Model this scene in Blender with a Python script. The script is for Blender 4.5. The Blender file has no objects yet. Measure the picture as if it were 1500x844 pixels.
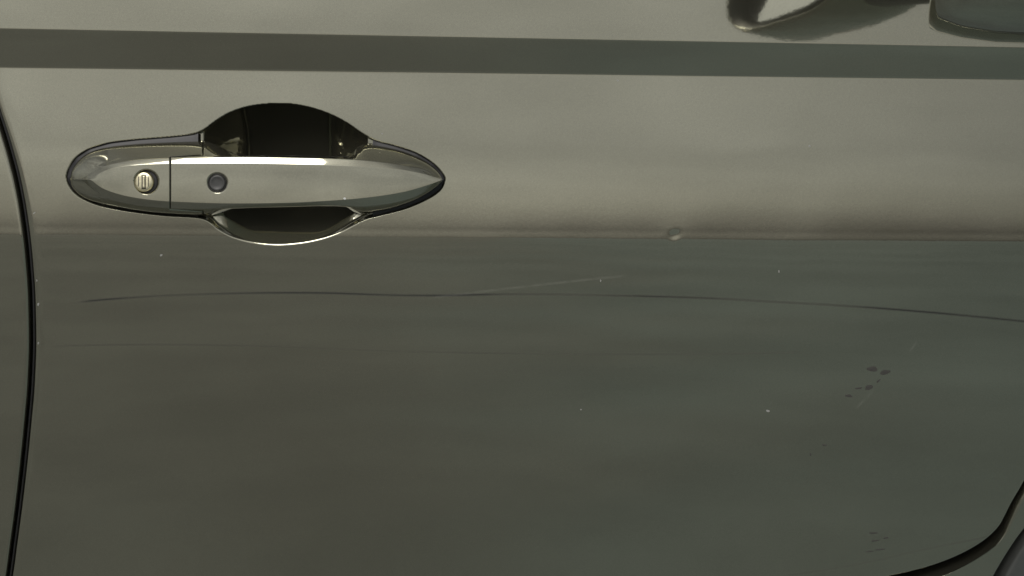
import bpy, math
import numpy as np
from mathutils import Vector

sc = bpy.context.scene
R = math.radians

# ------------------------------------------------------------------ camera
PITCH = R(20.0)
DIST = 1.10                       # metres from the lens to the door skin
S = 0.00045                       # metres per photo pixel on the door
ZC = 0.80                         # height of the middle of the view on the door
CAM = np.array([0.0, -DIST * math.cos(PITCH), ZC + DIST * math.sin(PITCH)])
cam_d = bpy.data.cameras.new("camera")
cam_d.sensor_width = 36.0
cam_d.lens = 36.0 * DIST / (1500 * S)
cam_d.clip_start = 0.02
cam_d.clip_end = 2000
cam = bpy.data.objects.new("camera", cam_d)
sc.collection.objects.link(cam)
cam.location = CAM
cam.rotation_euler = (R(90) - PITCH, 0, 0)
sc.camera = cam

# ------------------------------------------------------------------ sky, sun
SUN_EL, SUN_AZ = R(48), R(200)    # azimuth clockwise from +Y: behind the camera, a little left
w = bpy.data.worlds.new("World")
sc.world = w
w.use_nodes = True
nt = w.node_tree
nt.nodes.clear()
sky = nt.nodes.new("ShaderNodeTexSky")
sky.sky_type = 'NISHITA'
sky.sun_disc = False
sky.sun_elevation = SUN_EL
sky.sun_rotation = SUN_AZ
sky.air_density = 1.0
sky.dust_density = 3.5
sky.ozone_density = 1.0
hs = nt.nodes.new("ShaderNodeHueSaturation")
hs.inputs['Saturation'].default_value = 0.16
bg = nt.nodes.new("ShaderNodeBackground")
bg.inputs['Strength'].default_value = 0.073
wo = nt.nodes.new("ShaderNodeOutputWorld")
nt.links.new(sky.outputs[0], hs.inputs['Color'])
tcw = nt.nodes.new("ShaderNodeTexCoord")
cmap = nt.nodes.new("ShaderNodeMapping")
cmap.inputs['Scale'].default_value = (1.0, 1.0, 2.2)
cl_n = nt.nodes.new("ShaderNodeTexNoise")
cl_n.inputs['Scale'].default_value = 3.2
cl_n.inputs['Detail'].default_value = 4.0
cl_r = nt.nodes.new("ShaderNodeMapRange")
cl_r.inputs[1].default_value, cl_r.inputs[2].default_value = 0.3, 0.7
cl_r.inputs[3].default_value, cl_r.inputs[4].default_value = 0.72, 1.26
cl_m = nt.nodes.new("ShaderNodeVectorMath")
cl_m.operation = 'SCALE'
nt.links.new(tcw.outputs['Generated'], cmap.inputs[0])
nt.links.new(cmap.outputs[0], cl_n.inputs['Vector'])
nt.links.new(cl_n.outputs[0], cl_r.inputs[0])
nt.links.new(hs.outputs[0], cl_m.inputs[0])
nt.links.new(cl_r.outputs[0], cl_m.inputs['Scale'])
nt.links.new(cl_m.outputs[0], bg.inputs[0])
nt.links.new(bg.outputs[0], wo.inputs[0])

sun_d = bpy.data.lights.new("sun", 'SUN')
sun_d.energy = 1.4
sun_d.angle = R(26)
sun_d.color = (1.0, 0.96, 0.9)
sun = bpy.data.objects.new("sun", sun_d)
sc.collection.objects.link(sun)
sv = Vector((math.sin(SUN_AZ) * math.cos(SUN_EL), math.cos(SUN_AZ) * math.cos(SUN_EL), math.sin(SUN_EL)))
sun.rotation_euler = sv.to_track_quat('Z', 'Y').to_euler()
sun.location = sv * 5

sc.view_settings.view_transform = 'Standard'
sc.view_settings.look = 'None'
sc.view_settings.exposure = 0.0
sc.view_settings.gamma = 1.0
sc.view_settings.use_curve_mapping = False

# ------------------------------------------------------------------ side profile of the car
FW = np.array([0, math.cos(PITCH), -math.sin(PITCH)])
UP = np.array([0, math.sin(PITCH), math.cos(PITCH)])


def at(px, py, Y):
    """the point at depth Y that stands at photo position (px, py)"""
    px, py, Y = np.broadcast_arrays(np.asarray(px, float), np.asarray(py, float), np.asarray(Y, float))
    a = (px - 750) * S / DIST
    b = (422 - py) * S / DIST
    dy = FW[1] + b * UP[1]
    dz = FW[2] + b * UP[2]
    t = (Y - CAM[1]) / dy
    return np.stack([CAM[0] + a * t, Y, CAM[2] + dz * t], -1)


# tilt of the skin (degrees, + faces up) down the side of the car
TILT = [(-420, 30), (-140, 15), (-40, 12.2), (0, 11.7), (28, 11.4), (37, 11.5), (40.5, 11.6), (43.5, -4.0), (70, -5),
        (96, -5), (100.5, 12.6), (130, 13.2), (200, 12.8), (235, 11.6), (275, 10.4), (303, 9.8), (324, 9.35), (330, 9.15), (337, 9.55), (342, 9.3),
        (350, 7.3), (360, 6.6), (385, 5.8), (450, 4.6), (600, 2.0), (700, 0.6), (770, -0.5), (815, -1.0), (850, 0),
        (900, -6), (1150, -20)]
TQ = np.array([t[0] for t in TILT], float)
TA = np.radians([t[1] for t in TILT])
QS = np.arange(-420, 1150.01, 0.25)


def _profile():
    al = np.tan(np.interp(QS, TQ, TA))
    b = (422 - QS) * S / DIST
    T = (FW[2] + b * UP[2]) / (FW[1] + b * UP[1])
    i0 = int(np.argmin(abs(QS - 422)))
    y = np.zeros_like(QS)
    z = np.zeros_like(QS)
    z[i0] = CAM[2] + (0 - CAM[1]) * T[i0]
    for rng, st in ((range(i0 + 1, len(QS)), -1), (range(i0 - 1, -1, -1), 1)):
        for i in rng:
            j = i + st
            dz = (CAM[2] + (y[j] - CAM[1]) * T[i] - z[j]) / (1 - T[i] * al[i])
            z[i] = z[j] + dz
            y[i] = y[j] + al[i] * dz
    return y


YS = _profile()
SHX = np.array([-420, 42, 97, 345, 560, 1150], float)
SHV = np.array([28, 28, 18, 10, 0, 0], float)


def row_y(q, px):                 # the creases sink a little towards the front of the car
    return q + np.interp(q, SHX, SHV) * px / 1500.0


def q_of(px, py):
    q = np.array(py, float)
    for _ in range(6):
        q = py - np.interp(q, SHX, SHV) * px / 1500.0
    return q


def skin_y(q):
    return np.interp(q, QS, YS)


def waves(px, py):                # faint unevenness of the pressed sheet, metres
    v = (np.sin(px / 97 + 0.6 * np.sin(py / 61)) * np.sin(py / 83 + 1.3) +
         0.6 * np.sin(px / 41 + py / 150 + 2.0) * np.sin(py / 57 + px / 310) +
         0.7 * np.sin(px / 210 + 0.9) + 0.30 * np.sin(px / 19.0 + py / 44) * np.sin(px / 71.0 + 0.4))
    return 0.000045 * v


def pchip(pts, x):
    p = np.array(pts, float)
    X, Yv = p[:, 0], p[:, 1]
    h = np.diff(X)
    d = np.diff(Yv) / h
    m = np.zeros(len(X))
    m[0], m[-1] = d[0], d[-1]
    for i in range(1, len(X) - 1):
        if d[i - 1] * d[i] > 0:
            w1, w2 = 2 * h[i] + h[i - 1], h[i] + 2 * h[i - 1]
            m[i] = (w1 + w2) / (w1 / d[i - 1] + w2 / d[i])
    x = np.clip(x, X[0], X[-1])
    k = np.clip(np.searchsorted(X, x, side='right') - 1, 0, len(X) - 2)
    t = (x - X[k]) / h[k]
    return ((2 * t**3 - 3 * t**2 + 1) * Yv[k] + (t**3 - 2 * t**2 + t) * h[k] * m[k] +
            (-2 * t**3 + 3 * t**2) * Yv[k + 1] + (t**3 - t**2) * h[k] * m[k + 1])


def spline(pts, n, closed=False):
    """Catmull-Rom through pts, n points evenly along its length"""
    p = np.array(pts, float)
    if closed:
        p = np.vstack([p[-1], p, p[0], p[1]])
    else:
        p = np.vstack([2 * p[0] - p[1], p, 2 * p[-1] - p[-2]])
    out = []
    for i in range(1, len(p) - 2):
        t = np.linspace(0, 1, 24, endpoint=False)[:, None]
        a, b, c, d = p[i - 1], p[i], p[i + 1], p[i + 2]
        out.append(0.5 * (2 * b + (c - a) * t + (2 * a - 5 * b + 4 * c - d) * t**2 + (3 * b - a - 3 * c + d) * t**3))
    out.append(p[-2][None])
    o = np.vstack(out)
    L = np.concatenate([[0], np.cumsum(np.linalg.norm(np.diff(o, axis=0), axis=1))])
    s = np.linspace(0, L[-1], n)
    return np.stack([np.interp(s, L, o[:, k]) for k in range(o.shape[1])], -1)


# ------------------------------------------------------------------ mesh helpers
def link(ob, parent=None):
    sc.collection.objects.link(ob)
    if parent is not None:
        ob.parent = parent
    return ob


def grid_faces(nr, ncol, closed=False):
    i = np.arange(nr - 1)[:, None]
    j = np.arange(ncol if closed else ncol - 1)[None, :]
    j2 = (j + 1) % ncol
    a = i * ncol + j
    b = i * ncol + j2
    c = (i + 1) * ncol + j2
    d = (i + 1) * ncol + j
    return np.stack([a, b, c, d], -1).reshape(-1, 4)


def mesh(name, verts, faces, mat, parent=None, smooth=True, extra=None):
    verts = np.asarray(verts, float).reshape(-1, 3)
    me = bpy.data.meshes.new(name)
    faces = np.asarray(faces, dtype=np.int32)
    nq = len(faces)
    tris = [] if extra is None else extra
    loops = faces.reshape(-1)
    starts = np.arange(nq) * 4
    totals = np.full(nq, 4)
    if tris:
        for f in tris:
            starts = np.append(starts, len(loops))
            totals = np.append(totals, len(f))
            loops = np.append(loops, f)
    me.vertices.add(len(verts))
    me.vertices.foreach_set("co", verts.astype(np.float32).ravel())
    me.loops.add(len(loops))
    me.loops.foreach_set("vertex_index", loops.astype(np.int32))
    me.polygons.add(len(starts))
    me.polygons.foreach_set("loop_start", starts.astype(np.int32))
    me.polygons.foreach_set("loop_total", totals.astype(np.int32))
    me.polygons.foreach_set("use_smooth", np.full(len(starts), smooth, dtype=bool))
    me.update(calc_edges=True)
    me.validate()
    me.materials.append(mat)
    return link(bpy.data.objects.new(name, me), parent)


def grid(name, P, mat, parent=None, closed=False, flip=False, extra=None):
    nr, ncol = P.shape[:2]
    f = grid_faces(nr, ncol, closed)
    if flip:
        f = f[:, ::-1]
    return mesh(name, P, f, mat, parent, extra=extra)


def empty(name, loc, parent=None):
    o = bpy.data.objects.new(name, None)
    o.location = loc
    o.empty_display_size = 0.05
    return link(o, parent)


# ------------------------------------------------------------------ materials
class NT:
    def __init__(self, name):
        self.m = bpy.data.materials.new(name)
        self.m.use_nodes = True
        self.t = self.m.node_tree
        self.b = self.t.nodes["Principled BSDF"]

    def n(self, kind, **kw):
        nd = self.t.nodes.new(kind)
        for k, v in kw.items():
            setattr(nd, k, v)
        return nd

    def l(self, a, b):
        self.t.links.new(a, b)

    def val(self, sock, v):
        if hasattr(v, 'links') or hasattr(v, 'is_linked'):
            self.l(v, sock)
        else:
            sock.default_value = v

    def math(self, op, a, b=0.0, c=0.0, clamp=False):
        nd = self.n("ShaderNodeMath", operation=op, use_clamp=clamp)
        for i, v in enumerate((a, b, c)):
            self.val(nd.inputs[i], v)
        return nd.outputs[0]

    def smooth(self, v, lo, hi, to0=0.0, to1=1.0):
        nd = self.n("ShaderNodeMapRange", interpolation_type='SMOOTHSTEP')
        self.val(nd.inputs[0], v)
        for i, x in enumerate((lo, hi, to0, to1)):
            nd.inputs[i + 1].default_value = x
        return nd.outputs[0]

    def noise(self, vec, scale, detail=2.0, rough=0.5):
        nd = self.n("ShaderNodeTexNoise")
        self.l(vec, nd.inputs['Vector'])
        nd.inputs['Scale'].default_value = scale
        nd.inputs['Detail'].default_value = detail
        nd.inputs['Roughness'].default_value = rough
        return nd.outputs[0]

    def mix(self, f, a, b):
        nd = self.n("ShaderNodeMix", data_type='RGBA')
        self.val(nd.inputs[0], f)
        for s, v in ((nd.inputs[6], a), (nd.inputs[7], b)):
            if isinstance(v, tuple):
                s.default_value = v + (1.0,) if len(v) == 3 else v
            else:
                self.l(v, s)
        return nd.outputs[2]


PAINT = (0.348, 0.339, 0.256)


def paint(name, marks=False):
    N = NT(name)
    co = N.n("ShaderNodeTexCoord").outputs['Object']
    flake = N.noise(co, 2600, 1.0)
    fl2 = N.noise(co, 900, 2.0)
    cloud = N.noise(co, 7, 4.0, 0.6)
    f = N.math('ADD', N.math('MULTIPLY', N.math('SUBTRACT', flake, 0.5), 0.42),
               N.math('MULTIPLY', N.math('SUBTRACT', fl2, 0.5), 0.16))
    f = N.math('ADD', N.math('ADD', f, 1.0), N.math('MULTIPLY', N.math('SUBTRACT', cloud, 0.5), 0.13))
    cs = N.n("ShaderNodeVectorMath", operation='SCALE')
    cs.inputs[0].default_value = PAINT
    N.l(f, cs.inputs['Scale'])
    col = cs.outputs[0]
    rough = N.math('ADD', 0.045, N.math('MULTIPLY', N.math('SUBTRACT', N.noise(co, 14, 3.0, 0.65), 0.5), 0.04))
    metal = 0.92
    if marks:
        sx = N.n("ShaderNodeSeparateXYZ")
        N.l(co, sx.inputs[0])
        X, Z = sx.outputs[0], sx.outputs[2]

        def pt(px, py):
            p = at(px, py, skin_y(q_of(px, py)))
            return float(p[0]), float(p[2])

        def stroke(pts, width, soft=1.0):
            P = [pt(*p) for p in pts]
            x0, x1 = P[0][0], P[-1][0]
            zs = [p[1] for p in P]
            z0, z1 = min(zs) - 0.002, max(zs) + 0.002
            fc = N.n("ShaderNodeFloatCurve")
            cv = fc.mapping.curves[0]
            for i, (x, z) in enumerate(P):
                u, v = (x - x0) / (x1 - x0), (z - z0) / (z1 - z0)
                if i in (0, len(P) - 1):
                    cv.points[0 if i == 0 else -1].location = (u, v)
                else:
                    cv.points.new(u, v)
            fc.mapping.update()
            u = N.math('MULTIPLY', N.math('SUBTRACT', X, x0), 1 / (x1 - x0))
            N.l(u, fc.inputs['Value'])
            zz = N.math('ADD', N.math('MULTIPLY', fc.outputs[0], z1 - z0), z0)
            d = N.math('ABSOLUTE', N.math('SUBTRACT', Z, zz))
            inside = N.math('MULTIPLY', N.smooth(u, 0.0, 0.03), N.smooth(u, 1.0, 0.985))
            return N.math('MULTIPLY', N.smooth(d, width * S * (1 + soft), width * S * 0.3), inside)

        # long faint dark lines drawn into the base colour
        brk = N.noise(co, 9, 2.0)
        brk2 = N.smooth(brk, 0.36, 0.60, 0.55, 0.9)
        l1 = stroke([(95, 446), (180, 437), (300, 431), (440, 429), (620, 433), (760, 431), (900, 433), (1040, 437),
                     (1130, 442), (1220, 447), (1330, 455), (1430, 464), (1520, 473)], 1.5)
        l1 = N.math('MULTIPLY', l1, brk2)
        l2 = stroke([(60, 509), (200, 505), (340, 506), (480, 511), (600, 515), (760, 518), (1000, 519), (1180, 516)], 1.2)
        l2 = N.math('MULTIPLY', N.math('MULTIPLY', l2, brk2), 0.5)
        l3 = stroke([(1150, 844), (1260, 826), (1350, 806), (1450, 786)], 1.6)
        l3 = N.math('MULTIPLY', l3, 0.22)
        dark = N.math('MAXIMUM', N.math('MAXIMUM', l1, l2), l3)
        # light scratch and stone chips
        sc1 = stroke([(632, 436), (700, 428), (760, 421), (840, 412), (915, 404)], 1.3, 1.4)
        sc1 = N.math('MULTIPLY', sc1, N.smooth(N.noise(co, 160, 2), 0.25, 0.6, 0.02, 0.09))
        sc2 = stroke([(1240, 610), (1270, 582), (1300, 552), (1335, 512), (1350, 490)], 2.2, 1.6)
        sc2 = N.math('MULTIPLY', sc2, N.smooth(N.noise(co, 120, 2), 0.45, 0.7, 0.0, 0.08))
        lite = N.math('MAXIMUM', sc1, sc2)
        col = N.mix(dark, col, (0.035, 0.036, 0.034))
        col = N.mix(lite, col, (0.62, 0.62, 0.58))
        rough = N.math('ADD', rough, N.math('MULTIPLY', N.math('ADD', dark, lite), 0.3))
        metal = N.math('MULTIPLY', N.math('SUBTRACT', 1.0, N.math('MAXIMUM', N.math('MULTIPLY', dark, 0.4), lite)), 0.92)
    N.val(N.b.inputs['Base Color'], col)
    N.val(N.b.inputs['Metallic'], metal)
    N.val(N.b.inputs['Roughness'], rough)
    N.b.inputs['Coat Weight'].default_value = 1.0
    N.b.inputs['Coat Roughness'].default_value = 0.025
    N.b.inputs['Coat IOR'].default_value = 1.45
    # orange peel
    bp = N.n("ShaderNodeBump")
    bp.inputs['Strength'].default_value = 0.15
    bp.inputs['Distance'].default_value = 0.00004
    N.l(N.noise(co, 330, 2.0), bp.inputs['Height'])
    N.l(bp.outputs[0], N.b.inputs['Normal'])
    N.l(bp.outputs[0], N.b.inputs['Coat Normal'])
    return N.m


def simple(name, col, rough, metal=0.0, vary=0.15, scale=120, bump=0.0, coat=0.0):
    N = NT(name)
    co = N.n("ShaderNodeTexCoord").outputs['Object']
    f = N.math('ADD', N.math('MULTIPLY', N.math('SUBTRACT', N.noise(co, scale, 4.0), 0.5), vary * 2), 1.0)
    cs = N.n("ShaderNodeVectorMath", operation='SCALE')
    cs.inputs[0].default_value = col
    N.l(f, cs.inputs['Scale'])
    N.l(cs.outputs[0], N.b.inputs['Base Color'])
    N.b.inputs['Roughness'].default_value = rough
    N.b.inputs['Metallic'].default_value = metal
    N.b.inputs['Coat Weight'].default_value = coat
    if bump:
        bp = N.n("ShaderNodeBump")
        bp.inputs['Strength'].default_value = 0.6
        bp.inputs['Distance'].default_value = bump
        N.l(N.noise(co, scale * 3, 3.0), bp.inputs['Height'])
        N.l(bp.outputs[0], N.b.inputs['Normal'])
    return N.m


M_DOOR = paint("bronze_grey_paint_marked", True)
M_PAINT = paint("bronze_grey_paint")
M_RUBBER = simple("black_rubber", (0.018, 0.018, 0.019), 0.45, vary=0.3, scale=300)
M_BACKING = simple("gap_black", (0.012, 0.012, 0.012), 0.8, vary=0.2)  # near-black for the added sheet behind the gaps
M_METAL = simple("lock_metal", (0.84, 0.78, 0.55), 0.42, metal=1.0, vary=0.25, scale=700, bump=0.0001)
M_SLOT = simple("slot_shutter", (0.16, 0.15, 0.12), 0.4, metal=1.0, vary=0.3, scale=900)
M_BUTTON = simple("button_plastic", (0.055, 0.055, 0.052), 0.38, vary=0.2, scale=500)
M_GLASS = simple("mirror_glass", (0.9, 0.92, 0.93), 0.02, metal=1.0, vary=0.02)
M_TRIM = simple("grey_plastic", (0.068, 0.071, 0.066), 0.4, vary=0.15, scale=200, bump=0.00005)
M_PANE = simple("window_glass", (0.02, 0.024, 0.024), 0.03, vary=0.05, coat=0.5)

# ------------------------------------------------------------------ ground
NG = NT("asphalt")
gco = NG.n("ShaderNodeTexCoord").outputs['Object']
ga = NG.noise(gco, 1.1, 4.0, 0.6)
gb = NG.noise(gco, 60, 4.0, 0.7)
gv = NG.math('ADD', NG.math('MULTIPLY', ga, 0.75), NG.math('MULTIPLY', gb, 0.25))
gsep = NG.n("ShaderNodeSeparateXYZ")
NG.l(gco, gsep.inputs[0])
gtint = NG.math('ADD', gsep.outputs[0], NG.math('MULTIPLY', NG.math('SUBTRACT', NG.noise(gco, 0.9, 3.0), 0.5), 2.4))  # made-up left-to-right tint of unseen ground, shaped for its reflection in the paint
gmix = NG.n("ShaderNodeMix", data_type='RGBA')
NG.l(NG.smooth(gtint, -0.9, 1.0), gmix.inputs[0])
NG.l(NG.mix(NG.smooth(gv, 0.3, 0.7), (0.122, 0.129, 0.126), (0.194, 0.205, 0.200)), gmix.inputs[6])
NG.l(NG.mix(NG.smooth(gv, 0.3, 0.7), (0.120, 0.158, 0.164), (0.192, 0.244, 0.252)), gmix.inputs[7])
NG.l(gmix.outputs[2], NG.b.inputs['Base Color'])
NG.b.inputs['Roughness'].default_value = 0.9
g = 400.0
gx = np.array([-g, -8, -3, 0, 3, 8, g])
GP = np.stack(np.meshgrid(gx, gx, indexing='xy'), -1)
GP = np.concatenate([GP, np.zeros(GP.shape[:2] + (1,))], -1)
ground = grid("ground", GP, NG.m)
ground["kind"] = "structure"

# ------------------------------------------------------------------ the car
car = empty("parked_car", (0, 0.4, 0))
car["label"] = "bronze-grey metallic car shown close up at its front door and pull handle"
car["category"] = "car"
INV = Vector((0, -0.4, 0))


def body(o):                      # keeps world coordinates under the car's empty
    if o.parent is car:
        o.location = INV
    return o


# ---- front door -----------------------------------------------------------
SEAM = [(-420, -190), (-140, -90), (0, -48), (100, -20), (165, 1), (215, 17), (265, 30), (320, 40), (380, 47), (440, 51),
        (500, 52), (560, 50), (620, 45), (680, 39), (740, 32), (800, 24), (844, 18), (920, 4), (1000, -14), (1150, -45)]
BOTTOM = [(4, 920), (200, 912), (500, 903), (800, 890), (1100, 871), (1250, 854), (1310, 843), (1360, 831), (1405, 814),
          (1440, 794), (1462, 774), (1472, 757), (1482, 737), (1500, 706), (1522, 658), (1546, 596), (1560, 540)]
CUP = [(97, 262), (101, 246), (111, 231), (130, 218), (160, 209), (200, 204), (250, 200), (283, 196), (300, 189),
       (315, 178), (335, 166), (360, 157), (390, 152.5), (420, 152), (450, 156.5), (480, 166), (508, 180), (530, 195),
       (552, 206), (580, 213.5), (610, 224), (634, 239), (648, 254), (651.5, 264), (645, 279), (625, 293), (595, 306),
       (562, 315), (538, 321), (520, 329), (496, 341.5), (470, 351), (440, 357), (405, 359.5), (370, 356), (342, 348),
       (320, 336), (306, 325), (288, 319.5), (240, 316.5), (190, 310.5), (150, 303), (122, 292.5), (105, 279)]
CUPL = spline(CUP, 420, True)


def cup_distance(px, py):
    """signed pixel distance to the rim of the grip recess (+ inside)"""
    shp = px.shape
    P = np.stack([px.ravel(), py.ravel()], -1)
    out = np.full(len(P), -99.0)
    near = np.where((P[:, 0] > 80) & (P[:, 0] < 670) & (P[:, 1] > 135) & (P[:, 1] < 376))[0]
    A, B = CUPL[:-1], CUPL[1:]
    E = B - A
    E2 = (E * E).sum(1)
    for k in range(0, len(near), 4000):
        idx = near[k:k + 4000]
        rx, ry = P[idx, 0][:, None] - A[None, :, 0], P[idx, 1][:, None] - A[None, :, 1]
        tp = np.clip((rx * E[None, :, 0] + ry * E[None, :, 1]) / E2[None], 0, 1)
        d = np.sqrt(((rx - tp * E[None, :, 0])**2 + (ry - tp * E[None, :, 1])**2).min(1))
        yy = P[idx, 1][:, None]
        cr = (A[None, :, 1] > yy) != (B[None, :, 1] > yy)
        den = np.where(B[:, 1] == A[:, 1], 1e-9, B[:, 1] - A[:, 1])
        xi = A[None, :, 0] + (yy - A[None, :, 1]) * ((B[:, 0] - A[:, 0]) / den)[None]
        ins = (cr & (P[idx, 0][:, None] < xi)).sum(1) % 2 == 1
        out[idx] = np.where(ins, d, -d)
    return out.reshape(shp)


def cup_depth(px, py):
    d = cup_distance(px, py)
    up = np.clip((302 - py) / 40.0, 0, 1)
    up = up * up * (3 - 2 * up)
    mid = np.minimum(np.clip((px - 296) / 84.0, 0, 1), np.clip((538 - px) / 84.0, 0, 1))
    mid = 1 - (1 - mid)**2.4
    # deep, steep-walled under the upper rim; a shallow dish below the grip; a shallow seat at both ends
    t = np.clip(d / 7.0, 0, 1)
    deep = 0.034 * np.clip(1 - (1 - t)**3, 0, 1)**(1 / 2.5) + S * (0.42 * np.clip(d, 0, 105) - 0.0014 * np.clip(d, 0, 105)**2)
    seat = 0.0055 * np.sqrt(np.clip(1 - (1 - np.clip(d / 6.0, 0, 1))**2, 0, 1))
    deep = seat + (deep - seat) * mid
    dd = np.clip(d, 0, 80)
    shal = S * (0.85 * dd - 0.0054 * dd * dd) * mid + seat * (1 - mid)
    dep = shal + (deep - shal) * up
    # rolled lip: soften the first pixels on both sides of the rim
    lip = 2.6
    e = np.clip((d + lip) / (2 * lip + 0.6), 0, 1)
    k = e * e * (3 - 2 * e)
    return np.where(d > -lip, dep * k + 0.00035 * np.exp(-np.clip(d + lip, 0, 99) / 5) * k * 0, 0)


def dent(px, py):
    r2 = ((px - 988 + 0.3 * (py - 345)) / 7.5)**2 + ((py - 345) / 7.0)**2
    r3 = ((px - 990) / 22.0)**2 + ((py - 343) / 13.0)**2
    return 0.00011 * np.exp(-r2) - 0.00003 * np.exp(-r3)


def dense(lo, hi, step, spans):
    """grid lines from lo to hi, finer inside spans [(a, b, step)]"""
    out, x = [lo], lo
    while x < hi:
        st = step
        for a, b, s in spans:
            if a - 12 < x < b + 12:
                st = min(st, step * 0.6)
            if a <= x <= b:
                st = min(st, s)
        x += st
        out.append(x)
    return np.array(out)


cols = dense(52, 1560, 6.0, [(88, 665, 1.0), (960, 1020, 1.6)])
cols = np.concatenate([[50.0, 50.0, 50.15, 50.5, 51.0, 51.6], cols[1:] if cols[0] == 52 else cols])
wall = np.zeros(len(cols))
wall[0] = 0.014
sd_c = cols - 50.0
rows = dense(-140, 560, 5.0, [(30, 47, 0.6), (93, 107, 0.7), (142, 372, 1.0), (194, 226, 0.6), (288, 324, 0.6)])


def roll(sd, r=3.2):
    k = np.clip(1 - sd / r, 0, 1)
    return r * S * (1 - np.sqrt(1 - k * k * 0.999))


PXu = np.zeros((len(rows), len(cols)))
PYu = np.zeros_like(PXu)
QU = np.repeat(rows[:, None], len(cols), 1)
bl = np.clip((96 - cols) / 46.0, 0, 1)
bl = bl * bl * (3 - 2 * bl)
for i, q in enumerate(rows):
    x0 = float(pchip(SEAM, q))
    px = cols + (x0 - 50.0) * bl
    PXu[i] = px
    PYu[i] = row_y(q, px)
YU = skin_y(QU) + roll(sd_c)[None] + wall[None] + waves(PXu, PYu) + dent(PXu, PYu) + cup_depth(PXu, PYu)
# lower part: fans out to the bottom edge and the rounded front corner
NB = 70
tt = np.concatenate([np.linspace(0, 1, NB)[1:] ** 1.0])
tt = np.concatenate([tt[:-1], [0.992, 0.995, 0.9975, 0.999, 1.0, 1.0]])
Bc = spline(BOTTOM, 3000)
# spread the columns over the bottom curve
ub = np.clip((cols - cols[0]) / (1560 - cols[0]), 0, 1)
top_px = PXu[-1]
cl = np.concatenate([[0], np.cumsum(np.linalg.norm(np.diff(Bc, axis=0), axis=1))])
g1 = np.interp(1300, Bc[:, 0], cl)
sb = np.where(cols < 1250, (cols - 50) / 1200.0 * (g1 - 40), (g1 - 40) + (cols - 1250) / (cols[-1] - 1250) * (cl[-1] - g1 + 40))
Bp = np.stack([np.interp(sb, cl, Bc[:, 0]), np.interp(sb, cl, Bc[:, 1])], -1)
x0r = np.array([float(pchip(SEAM, v)) for v in np.linspace(560, 920, 40)])
PXl, PYl, YL = [], [], []
for k, t in enumerate(tt):
    a = t
    px = top_px * (1 - a) + Bp[:, 0] * a
    py = PYu[-1] * (1 - a) + Bp[:, 1] * a
    # keep the rear edge on its seam
    want = np.interp(py[0], np.linspace(560, 920, 40), x0r)
    px = px + (want - px[0]) * bl
    ln = np.linalg.norm(np.stack([px - Bp[:, 0], py - Bp[:, 1]], -1), axis=1)
    yv = skin_y(py) + roll(sd_c) + wall + waves(px, py) + roll(ln, 3.0)
    if k == len(tt) - 1:
        yv = yv + 0.016
    PXl.append(px)
    PYl.append(py)
    YL.append(yv)
PX = np.vstack([PXu, np.array(PXl)])
PY = np.vstack([PYu, np.array(PYl)])
YY = np.vstack([YU, np.array(YL)])
# depth change is taken straight into the car, so the rim stays where it stands
base = skin_y(np.vstack([QU, np.array(PYl)]))
P = at(PX, PY, base)
P[..., 1] += YY - base
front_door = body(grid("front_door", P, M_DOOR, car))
front_door["label"] = "bronze-grey metallic front door with scratches, a small dent and dirt spots"


def skin_pts(px, py, off=0.0):
    q = q_of(px, py)
    p = at(px, py, skin_y(q))
    p[..., 1] += off
    return p


# ---- dirt specks and stone chips on the skin --------------------------------
rng = np.random.default_rng(7)
M_DIRT = simple("dried_mud", (0.056, 0.054, 0.047), 0.8, vary=0.3, scale=900)
M_CHIP = simple("bare_primer", (0.30, 0.30, 0.28), 0.6, vary=0.2, scale=900)


def blobs(name, specs, mat, thick):
    vs, fs, ex = [], [], []
    for px, py, rx, ry, rot in specs:
        n = 14
        a = np.linspace(0, 2 * np.pi, n, endpoint=False)
        r = 1 + 0.22 * rng.standard_normal(n)
        r = (r + np.roll(r, 1)) / 2
        c, s_ = math.cos(R(rot)), math.sin(R(rot))
        k0 = len(vs)
        for kk, off in ((1.0, -0.00002), (0.75, -thick)):
            u, v = np.cos(a) * rx * r * kk, np.sin(a) * ry * r * kk
            p = skin_pts(px + u * c + v * s_, py - u * s_ + v * c, off)
            p[:, 1] += waves(px + u, py + v)
            vs.extend(p)
        for i in range(n):
            j = (i + 1) % n
            fs.append([k0 + i, k0 + n + i, k0 + n + j, k0 + j])
        ex.append([k0 + n + i for i in range(n)][::-1])
    o = mesh(name, np.array(vs), np.array(fs), mat, front_door, extra=ex)
    o["kind"] = "stuff"
    return o


mud = [(1278, 541, 8, 4, 0), (1296, 546, 9, 4, 22), (1273, 568, 6, 4, 18), (1258, 569, 5, 1.3, 8),
       (1243, 580, 6, 2.0, -6), (1287, 558, 4, 1.2, 40), (1280, 781, 7, 1.2, 0), (1283, 792, 7, 1.2, 5),
       (1298, 788, 4, 1.4, 10), (1290, 805, 9, 1.0, 6), (1274, 808, 6, 0.9, 6), (1208, 652, 4, 1.4, 0), (1187, 666, 1.2, 2.4, 0)]
blobs("dirt_specks", mud, M_DIRT, 0.00008)
chips = [(236, 374, 2.0, 1.4, 20), (1125, 602, 2.3, 1.7, 0), (851, 600, 1.3, 1.3, 0), (1141, 398, 1.0, 2.0, 0),
         (880, 411, 1.0, 2.2, 0), (1186, 214, 1.4, 1.4, 0), (54, 411, 0.9, 1.7, 0), (56, 446, 1.3, 2.2, 0),
         (56, 503, 0.9, 1.7, 0), (50, 312, 2.4, 0.7, 40), (560, 196, 1.0, 1.0, 0),
         (905, 118, 1.2, 1.0, 0)]
blobs("stone_chips", chips, M_CHIP, 0.00006)

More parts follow.
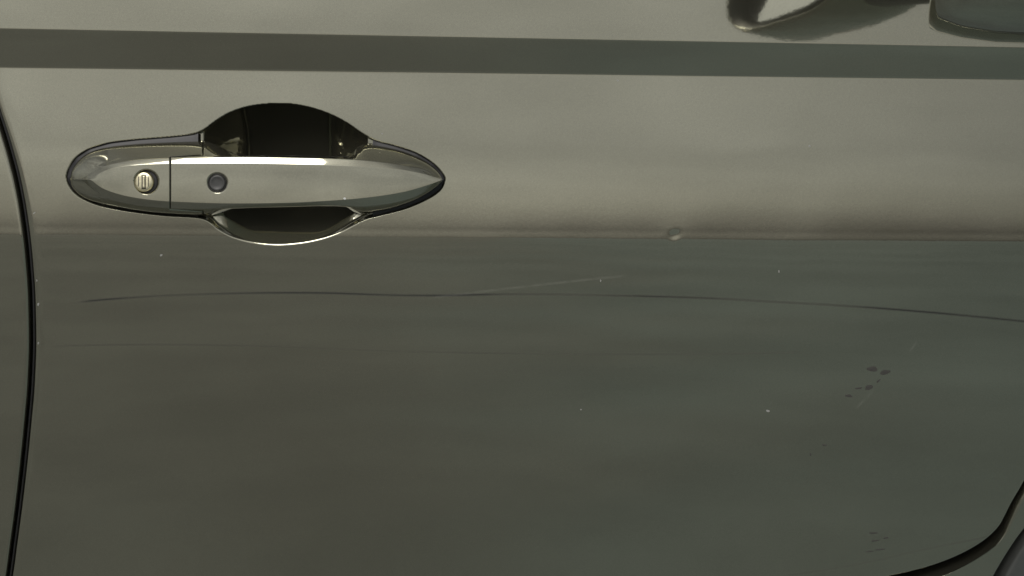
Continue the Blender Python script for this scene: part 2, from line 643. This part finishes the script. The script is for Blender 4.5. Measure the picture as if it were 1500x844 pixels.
# ---- rear door ------------------------------------------------------------
rq = dense(-140, 918, 5.0, [(30, 47, 0.8), (93, 107, 0.9), (330, 360, 2.0)])
rc = np.concatenate([np.linspace(0, 0.99, 90)[:-1], [0.992, 0.995, 0.9972, 0.9983, 0.9990, 0.9995, 1.0, 1.0]])
RX = np.zeros((len(rq), len(rc)))
RY = np.zeros_like(RX)
RO = np.zeros_like(RX)
for i, q in enumerate(rq):
    xe = float(pchip(SEAM, q)) - 9.5
    xl = -1500.0
    RX[i] = xl + (xe - xl) * rc
    RY[i] = row_y(q, RX[i])
    RO[i] = roll(xe - RX[i], 4.0)
    RO[i, -1] += 0.014
RP = at(RX, RY, skin_y(np.repeat(rq[:, None], len(rc), 1)))
RP[..., 1] += RO + waves(RX, RY) + 0.0004
rear_door = body(grid("rear_door", RP, M_PAINT, car))
rear_door["label"] = "narrow strip of the bronze-grey rear door beyond the shut line"

# ---- rubber seal in the shut line -----------------------------------------
sq = np.arange(-140, 985, 6.0)
sx_ = pchip(SEAM, sq) - 4.6
cen = skin_pts(sx_, row_y(sq, sx_), 0.0052)
ang = np.linspace(0, 2 * np.pi, 10, endpoint=False)
ring = np.stack([np.cos(ang) * 0.00085, np.sin(ang) * 0.0012, 0 * ang], -1)
seal = body(grid("door_seal", cen[:, None, :] + ring[None], M_RUBBER, car, closed=True))

# ---- fender / sill strip round the front corner of the door ----------------
FEN_IN = [(-1500, 934), (-80, 934), (200, 924), (500, 915), (800, 904), (1100, 890), (1250, 878), (1330, 862), (1385, 844), (1422, 828),
          (1450, 809), (1468, 788), (1479, 765), (1490, 741), (1508, 708), (1531, 659), (1555, 597), (1569, 540),
          (1572, 300), (1575, 60), (1578, -140)]
FEN_OUT = [(-1500, 1012), (-80, 1010), (300, 1006), (800, 996), (1200, 975), (1360, 945), (1420, 908), (1446, 868), (1459, 842),
           (1478, 810), (1499, 779), (1530, 742), (1580, 700), (1660, 640), (1760, 580), (1850, 480), (1900, 300),
           (1910, 80), (1912, -140)]


def strip(name, inner, outer, n, mat, off=0.0, r_in=5.0, r_out=5.0, lip_in=0.016, lip_out=0.016):
    A = spline(inner, n)
    B = spline(outer, n)
    ln = np.linalg.norm(B - A, axis=1)[None]
    t = np.concatenate([[0, 0, 0.004, 0.01, 0.02, 0.035, 0.05, 0.075, 0.1, 0.15], np.linspace(0.2, 0.8, 14),
                        [0.85, 0.9, 0.925, 0.95, 0.965, 0.98, 0.99, 0.996, 1, 1]])[:, None]
    px = A[None, :, 0] * (1 - t) + B[None, :, 0] * t
    py = A[None, :, 1] * (1 - t) + B[None, :, 1] * t
    o = roll(t * ln, r_in) + roll((1 - t) * ln, r_out) + off
    o[0] += lip_in
    o[-1] += lip_out
    p = skin_pts(px, py)
    p[..., 1] += o + waves(px, py)
    return body(grid(name, p, mat, car, flip=True))


fender = strip("front_fender", FEN_IN, FEN_OUT, 640, M_PAINT, off=0.001, r_in=9.0, r_out=5.0)
fender["label"] = "bronze-grey fender strip curving round the lower front corner of the door"
ARCH_IN = [(-1500, 1026), (-80, 1024), (300, 1020), (800, 1010), (1200, 990), (1372, 958), (1434, 920), (1460, 876), (1473, 850),
           (1491, 819), (1511, 789), (1541, 752), (1590, 711), (1668, 651), (1768, 592), (1858, 490), (1911, 300),
           (1921, 80), (1923, -140)]
ARCH_OUT = [(-1500, 1090), (-80, 1090), (300, 1090), (800, 1090), (1200, 1085), (1480, 1070), (1560, 1030), (1620, 980), (1680, 930),
            (1740, 880), (1800, 830), (1850, 780), (1900, 720), (1950, 650), (2000, 570), (2030, 480), (2040, 300),
            (2045, 80), (2050, -140)]
arch = strip("arch_trim", ARCH_IN, ARCH_OUT, 560, M_TRIM, off=0.003)
arch["label"] = "grey plastic trim edging the wheel arch at the lower corner"

# ---- black sheet added behind the gaps to block stray light ----------------------------------
jq = np.linspace(-120, 1080, 50)
jx = np.linspace(-1490, 1980, 80)
JX, JQ = np.meshgrid(jx, jq)
JP = at(JX, JQ, skin_y(JQ))
JP[..., 1] += 0.058
body(grid("gap_backing", JP, M_BACKING, car))

# ---- waist trim and window above the door ----------------------------------
bx = np.linspace(-1500, 1575, 80)
prof = [(0.000, -0.006), (-0.004, 0.000), (-0.003, 0.010), (0.004, 0.016), (0.016, 0.017), (0.030, 0.010), (0.030, -0.006)]
top = at(bx, row_y(-140.0, bx), skin_y(-140.0))
BM = np.stack([top + np.array([0, a, b])[None] for a, b in prof], 1)
body(grid("waist_moulding", BM, M_RUBBER, car, closed=True))
W0 = top + np.array([0, 0.018, 0.010])
W1 = top + np.array([0, 0.150, 0.330])
WP = np.stack([W0, W1, W1 + np.array([0, 0.004, 0]), W0 + np.array([0, 0.004, 0])], 1)
body(grid("side_window", WP, M_PANE, car, closed=True))

# ------------------------------------------------------------------ pull handle
handle = empty("door_handle", (0, -0.4, 0), car)
L_T = [(103, 262), (104, 253), (108, 244), (114, 236), (124, 227), (142, 218.5), (170, 213), (220, 209), (270, 207), (298, 206.5),
       (312, 209), (326, 217), (346, 226.5), (362, 228), (440, 228.5), (508, 229.5), (516, 225), (524, 214.5), (533, 210.5), (560, 214),
       (590, 221), (615, 231), (634, 243), (645, 255), (648.5, 263)]
L_A = [(103, 262.2), (118, 261.8), (124, 259.5), (130, 255), (138, 250), (150, 244.5), (165, 240), (190, 235.8), (220, 233.2), (250, 232),
       (300, 230.8), (346, 230), (450, 231.5), (512, 233.5), (560, 238), (600, 245), (630, 254), (643, 260), (648.5, 263.1)]
L_B = [(103, 262.4), (130, 262.1), (136, 260), (141, 256.8), (148, 253), (162, 247.6), (185, 243.3), (220, 240.6), (250, 239.8), (350, 239.8),
       (450, 241.5), (520, 244), (580, 248), (612, 253), (635, 259), (648.5, 263.2)]
L_F = [(103, 263.0), (130, 263.3), (136, 266), (141, 270), (150, 276), (163, 281.5), (186, 288), (220, 293.5), (250, 296), (350, 299), (420, 298),
       (480, 295), (530, 291), (590, 282), (625, 272), (648.5, 263.4)]
L_G = [(103, 263.2), (118, 263.8), (124, 267), (130, 273), (138, 279.5), (152, 287.5), (180, 297), (220, 303), (250, 305), (300, 306), (345, 305),
       (420, 303), (480, 301.5), (515, 302), (560, 299), (600, 291), (630, 277), (648.5, 263.5)]
L_H = [(103, 263.4), (104, 271), (108, 278), (117, 286.5), (136, 296), (180, 306), (230, 313), (280, 316), (298, 316.5), (312, 315), (330, 309.5),
       (346, 306), (420, 304), (480, 302.8), (506, 304), (518, 310), (530, 314), (560, 310), (600, 298), (630, 282), (646, 268), (648.5, 263.6)]
H_FACE = [(103, 0.0015), (106, 0.006), (112, 0.010), (124, 0.0150), (138, 0.0185), (150, 0.0205), (200, 0.0245), (300, 0.0285), (400, 0.0300), (460, 0.0294), (510, 0.0278),
          (550, 0.0254), (590, 0.0227), (620, 0.0202), (638, 0.0186), (648.5, 0.0176)]
# how far the back of the handle stands off the door (+ = sunk into it)
H_BACK = [(103, 0.0012), (296, 0.0012), (312, 0.001), (328, -0.003), (346, -0.007), (380, -0.008), (470, -0.008), (506, -0.0065), (518, -0.003),
          (530, 0.001), (560, 0.0012), (648.5, 0.0012)]
# section positions: 0 back, 1 top side, 2 chamfer, 3 face, 4 lower chamfer, 5 lower side, 6 back
W_TOP = np.concatenate([np.linspace(0, 0.96, 14), [0.985, 1.0]])
W_CH = np.array([0.08, 0.3, 0.5, 0.7, 0.92, 1.0])
W_FA = np.linspace(0, 1, 60)[1:]
W_LO = np.array([0.06, 0.25, 0.5, 0.75, 0.94, 1.0])
W_LS = np.linspace(0, 1, 12)[1:]
NW = len(W_TOP) + len(W_CH) + len(W_FA) + len(W_LO) + len(W_LS)


def sect(px):
    """one section of the handle at each px: (len(px), NW, 3) photo position and stand-off"""
    px = np.asarray(px, float)
    T, A, B, F, G, H = [pchip(l, px)[:, None] for l in (L_T, L_A, L_B, L_F, L_G, L_H)]
    h = pchip(H_FACE, px)[:, None] * 0.66
    hb = -pchip(H_BACK, px)[:, None]
    hc = h - np.minimum(0.0016, h * 0.2)
    out = []
    t = W_TOP[None]
    # upper side: swells outward from the door, then turns to the chamfer
    kr = np.clip((158 - px) / 32.0, 0, 1)[:, None] + 0.6 * (lambda k: k * k * (3 - 2 * k))(np.clip((px - 560) / 88.0, 0, 1))[:, None]
    c1 = T + (A - T) * (0.46 - 0.40 * kr)
    ch = hb + (hc - hb) * (0.50 + 0.44 * kr)
    out.append(((1 - t)**2 * T + 2 * t * (1 - t) * c1 + t * t * A, (1 - t)**2 * hb + 2 * t * (1 - t) * ch + t * t * hc))
    t = W_CH[None]
    out.append((A + (B - A) * t, hc + (h - hc) * (t + 0.12 * t * (1 - t))))
    t = W_FA[None]
    bul = np.minimum(1, h / 0.0135) * (0.00012 * 4 * t * (1 - t) + 0.0004 * t)
    out.append((B + (F - B) * t, h + bul))
    t = W_LO[None]
    h = h + np.minimum(1, h / 0.0135) * 0.0004
    hl = h - np.minimum(0.0036, h * 0.35)
    out.append((F + (G - F) * t, h + (hl - h) * (t * t * 0.15 + t * 0.85)))
    t = W_LS[None]
    c1 = G + (H - G) * (0.7 + 0.24 * kr)
    ch = hb + (hl - hb) * (0.72 + 0.24 * kr)
    out.append(((1 - t)**2 * G + 2 * t * (1 - t) * c1 + t * t * H, (1 - t)**2 * hl + 2 * t * (1 - t) * ch + t * t * hb))
    py = np.concatenate([o[0] for o in out], 1)
    hh = np.concatenate([o[1] for o in out], 1)
    return py, hh


def pits(px, py):
    d = 0.0
    # key hole
    r = np.hypot(px - 214.5, py - 266.5)
    d = d + 0.0050 * (1 - np.clip((r - 16.2) / 2.0, 0, 1))
    r = np.hypot(px - 318.5, (py - 268))
    k = np.clip((r - 12.2) / 3.0, 0, 1)
    d = d + 0.0016 * (1 - k * k * (3 - 2 * k))
    return d


NFA0 = len(W_TOP) + len(W_CH)
wi = np.arange(NW)
# cap ends here, section by section: short on the face, longer on the two flanks
ku = len(W_TOP) - 4
kl = NFA0 + len(W_FA) + len(W_LO)
XB_CAP = np.where((wi < ku) | (wi >= kl + 3), 298.0, 249.0)
XB_GRIP = np.where((wi < ku + 1) | (wi >= kl + 1), 298.0, 249.0)


def handle_part(name, x_of, n, mat, close_end, xs):
    """xs: parameters 0..1 along the part; x_of(t, w) gives px for each section line"""
    PXh = np.stack([x_of(t) for t in xs], 0)                     # (n, NW)
    PYh = np.zeros_like(PXh)
    HH = np.zeros_like(PXh)
    for j in range(NW):
        a, b = sect_col(PXh[:, j], j)
        PYh[:, j] = a
        HH[:, j] = b
    HH = HH - pits(PXh, PYh)
    p = at(PXh, PYh, skin_y(q_of(PXh, PYh)) - HH)
    return PXh, p


def sect_col(px, j):
    py, hh = sect(px)
    return py[:, j], hh[:, j]


def finish(name, p, mat, ring_end, turn, back):
    """close the back of the section and turn the edge at the joint inward"""
    rows_ = []
    cen = p.mean(1, keepdims=True)
    if ring_end == 'end':
        e = p[-1:]
        c = e.mean(1, keepdims=True)
        i1 = e + (c - e) * 0.05 + np.array([turn * 0.3, 0.0003, 0])
        i2 = e + (c - e) * 0.22 + np.array([turn * -2, 0.004, 0])
        p = np.concatenate([p, i1, i2], 0)
    else:
        e = p[:1]
        c = e.mean(1, keepdims=True)
        i1 = e + (c - e) * 0.05 + np.array([-turn * 0.3, 0.0003, 0])
        i2 = e + (c - e) * 0.22 + np.array([turn * 2, 0.004, 0])
        p = np.concatenate([i2, i1, p], 0)
    return grid(name, p, mat, handle, closed=back)


xs_cap = np.concatenate([np.linspace(0, 0.12, 22)[:-1], np.linspace(0.12, 1, 120)])
PXc, pc = handle_part("cap", lambda t: 103.0 + (XB_CAP - 1.1 - 103.0) * t, 0, None, True, xs_cap)
cap = finish("lock_cap", pc, M_PAINT, 'end', 0.0008, True)
cap["label"] = "rounded rear end of the handle with the key lock"
xs_gr = np.concatenate([np.linspace(0, 0.93, 280)[:-1], np.linspace(0.93, 1, 50)])
PXg, pg = handle_part("grip", lambda t: (XB_GRIP + 1.1) + (648.5 - XB_GRIP - 1.1) * t, 0, None, False, xs_gr)
grip = finish("pull_grip", pg, M_PAINT, 'start', 0.0008, True)

def face_point(px, py, sink):
    _py, hh = sect(np.array([float(px)]))
    h = float(np.interp(py, _py[0][NFA0:NFA0 + len(W_FA)], hh[0][NFA0:NFA0 + len(W_FA)]))
    return at(px, py, skin_y(q_of(np.array(float(px)), np.array(float(py)))) - h + sink)


def face_frame(px, py):
    a, b = face_point(px - 4, py, 0), face_point(px + 4, py, 0)
    c, d = face_point(px, py + 4, 0), face_point(px, py - 4, 0)
    ex = (b - a) / np.linalg.norm(b - a)
    ez = (d - c) / np.linalg.norm(d - c)
    n = np.cross(ex, ez)
    n /= np.linalg.norm(n)
    return ex, ez, n                     # n points out of the car


bi = np.where((PXg[:, 0] > 332) & (PXg[:, 0] < 520))[0]
tb = np.linspace(0.0, 1.0, 7)[None, :, None]
gb_ = pg[bi, -1][:, None] * (1 - tb) + pg[bi, 0][:, None] * tb
gb_[..., 1] += 0.0005 + 0.0012 * np.sin(np.pi * tb[..., 0])
grid("grip_back", gb_, M_RUBBER, handle)  # unseen black backing added so the grip recess reflects dark

# ---- black gasket between the handle and the skin ---------------------------
ctop = np.array(CUP[:24])
cbot = np.array([CUP[0]] + CUP[23:][::-1])
for lo_, hi_ in ((98.5, 290.0), (546.0, 650.5)):
    gx_ = lo_ + (hi_ - lo_) * (0.5 - 0.5 * np.cos(np.linspace(0, np.pi, 70)))
    yt, yb = np.interp(gx_, ctop[:, 0], ctop[:, 1]) + 0.6, np.interp(gx_, cbot[:, 0], cbot[:, 1]) - 0.6
    tg = np.array([0, 0, 0.03, 0.5, 0.97, 1, 1])[:, None]
    gy_ = yt[None] * (1 - tg) + yb[None] * tg
    go_ = np.array([0.006, 0.0016, 0.0006, 0.0006, 0.0006, 0.0016, 0.006])[:, None] + 0 * gy_
    gp_ = skin_pts(np.repeat(gx_[None], 7, 0), gy_)
    gp_[..., 1] += go_
    grid("handle_gasket", gp_, M_RUBBER, handle)

_o = face_point(505.0, 291.0, 0.0)
M_CHIPW = simple("bright_chip", (0.75, 0.75, 0.72), 0.5, vary=0.1, scale=900)
_a = np.linspace(0, 2 * np.pi, 10, endpoint=False)
_r = np.array([1.0, 0.8, 1.1, 0.9, 1.0, 1.15, 0.85, 1.0, 0.9, 1.1])
_cv = np.stack([_o + np.array([math.cos(a_) * 0.00085 * r_ * k_, -0.0002 * (1.6 - k_), math.sin(a_) * 0.00075 * r_ * k_])
                for k_ in (1.0, 0.6) for a_, r_ in zip(_a, _r)])
grid("paint_chip", _cv.reshape(2, 10, 3), M_CHIPW, handle, closed=True, extra=[list(range(10, 20))])

# ---- lock cylinder ----------------------------------------------------------
def lathe(name, px, py, sink, prof, mat, parent, seg=40):
    """prof: (radius, height) from the outside in, metres, along the face normal"""
    o = face_point(px, py, sink)
    ex, ez, n = face_frame(px, py)
    a = np.linspace(0, 2 * np.pi, seg, endpoint=False)
    pts = []
    for r, hgt in prof:
        pts.append(o + r * (np.cos(a)[:, None] * ex + np.sin(a)[:, None] * ez) + hgt * n)
    pts = np.array(pts)
    cap_f = [list(range((len(prof) - 1) * seg, len(prof) * seg))]
    return grid(name, pts, mat, parent, closed=True, extra=cap_f)


def plate(name, px, py, sink, w_, h_, t_, mat, parent):
    o = face_point(px, py, sink)
    ex, ez, n = face_frame(px, py)
    v = []
    for k in (0, 1):
        for sx, sz in ((-1, -1), (1, -1), (1, 1), (-1, 1)):
            f = 1.0 if k == 0 else 0.86
            v.append(o + sx * w_ / 2 * f * ex + sz * h_ / 2 * f * ez + n * (t_ if k else 0))
    f = [[4, 5, 6, 7], [0, 1, 5, 4], [1, 2, 6, 5], [2, 3, 7, 6], [3, 0, 4, 7]]
    return mesh(name, v, f, mat, parent, smooth=False)


r0 = 14.2 * S
lathe("lock_cylinder", 210.5, 266.5, 0.0030, [(r0, -0.003), (r0, 0.0010), (r0 * 0.93, 0.0014), (r0 * 0.6, 0.0016), (r0 * 0.2, 0.0016)],
      M_METAL, handle)
lathe("lock_recess_shade", 214.5, 266.5, 0.0050, [(16.4 * S, -0.001), (16.4 * S, 0.0006), (15 * S, 0.0007), (4 * S, 0.0007)], M_RUBBER, handle)  # black disc added to put shade into the key hole floor
plate("key_slot", 210.5, 266.5, 0.0030 - 0.0015, 6.5 * S, 21 * S, 0.0004, M_SLOT, handle)
plate("slot_shutter", 210.5, 266.5, 0.0030 - 0.0019, 2.6 * S, 17 * S, 0.0003, M_METAL, handle)
plate("slot_wing", 203.0, 266.0, 0.0030 - 0.0014, 1.4 * S, 15 * S, 0.0003, M_SLOT, handle)
plate("slot_wing", 217.6, 266.0, 0.0030 - 0.0014, 1.4 * S, 15 * S, 0.0003, M_SLOT, handle)
r1 = 11.2 * S
lathe("lock_button", 318.5, 268, 0.0016, [(r1, -0.001), (r1, 0.0010), (r1 * 0.95, 0.0013), (r1 * 0.82, 0.0014), (r1 * 0.7, 0.0011), (r1 * 0.3, 0.0010)],
      M_BUTTON, handle)
r2 = 12.6 * S
lathe("button_ring", 318.5, 268, 0.0016, [(r2 * 1.04, -0.001), (r2 * 1.04, 0.0005), (r2 * 1.0, 0.0007), (r2 * 0.93, 0.0005), (r2 * 0.93, -0.001)],
      M_RUBBER, handle)

# ------------------------------------------------------------------ wing mirror
mirror = empty("wing_mirror", (0, -0.4, 0), car)
GN = np.array([-0.93, 0.33, 0.14])
GN /= np.linalg.norm(GN)
GW = np.array([-GN[1] * -1, -GN[0] * -1, 0.0])         # from the outer end to the door side
GW = np.cross(np.array([0, 0, 1.0]), GN)
GW /= np.linalg.norm(GW)
if GW[1] < 0:
    GW = -GW
GH = np.cross(GW, GN)
if GH[2] < 0:
    GH = -GH
OUTER = at(1362, 3, -0.31)
HWD, HHT = 0.104, 0.066
MC = OUTER + GW * HWD + GH * HHT * 0.62


def sup(n, e, m):
    a = np.linspace(0, 2 * np.pi, n, endpoint=False)
    c, s_ = np.cos(a), np.sin(a)
    return np.stack([np.sign(c) * np.abs(c)**e, np.sign(s_) * np.abs(s_)**m], -1)


o2 = sup(96, 0.62, 0.62)
lay = [(0.0, 0.955), (0.001, 0.97), (0.000, 0.985), (-0.004, 1.0), (-0.015, 1.005), (-0.03, 0.99), (-0.05, 0.94),
       (-0.07, 0.85), (-0.085, 0.73), (-0.097, 0.55), (-0.104, 0.33), (-0.107, 0.1)]
MP = []
for dn_, k in lay:
    MP.append(MC + GN * dn_ + o2[:, :1] * GW * HWD * k + o2[:, 1:] * GH * HHT * k)
MP = np.array(MP)
grid("mirror_housing", MP, M_PAINT, mirror, closed=True, extra=[list(range((len(lay) - 1) * 96, len(lay) * 96))])
bz = []
for dn_, k in ((0.0, 0.955), (-0.0015, 0.945), (-0.003, 0.92), (-0.008, 0.875), (-0.014, 0.86), (-0.036, 0.855), (-0.036, 0.05)):
    bz.append(MC + GN * dn_ + o2[:, :1] * GW * HWD * k + o2[:, 1:] * GH * HHT * k)
grid("mirror_bezel", np.array(bz), M_RUBBER, mirror, closed=True, flip=True, extra=[list(range(6 * 96, 7 * 96))])
gl = []
for k in (0.85, 0.84, 0.836, 0.83, 0.5, 0.05):
    dn_ = -0.0135 if k > 0.845 else -0.012
    gl.append(MC + GN * dn_ + o2[:, :1] * GW * HWD * k + o2[:, 1:] * (GH - 0.14 * GN) * HHT * k + o2[:, :1] * GN * 0.07 * HWD * k)
grid("mirror_glass", np.array(gl), M_GLASS, mirror, closed=True, extra=[list(range(5 * 96, 6 * 96))])
# arm from the housing to the door
a0 = MC - GN * 0.045 + GW * HWD * 0.75 - GH * HHT * 0.55
a1 = at(1690, -110, skin_y(-140.0)) + np.array([0, 0.02, 0])
ar = []
for t in np.linspace(0, 1, 14):
    c = a0 * (1 - t) + a1 * t + np.array([0, 0, -0.010]) * math.sin(math.pi * t)
    k = 0.72 + 0.28 * abs(2 * t - 1)
    aa = np.linspace(0, 2 * np.pi, 24, endpoint=False)
    ar.append(c + np.stack([np.cos(aa) * 0.040 * k, 0 * aa, np.sin(aa) * 0.020 * k], -1))
grid("mirror_arm", np.array(ar), M_RUBBER, mirror, closed=True)
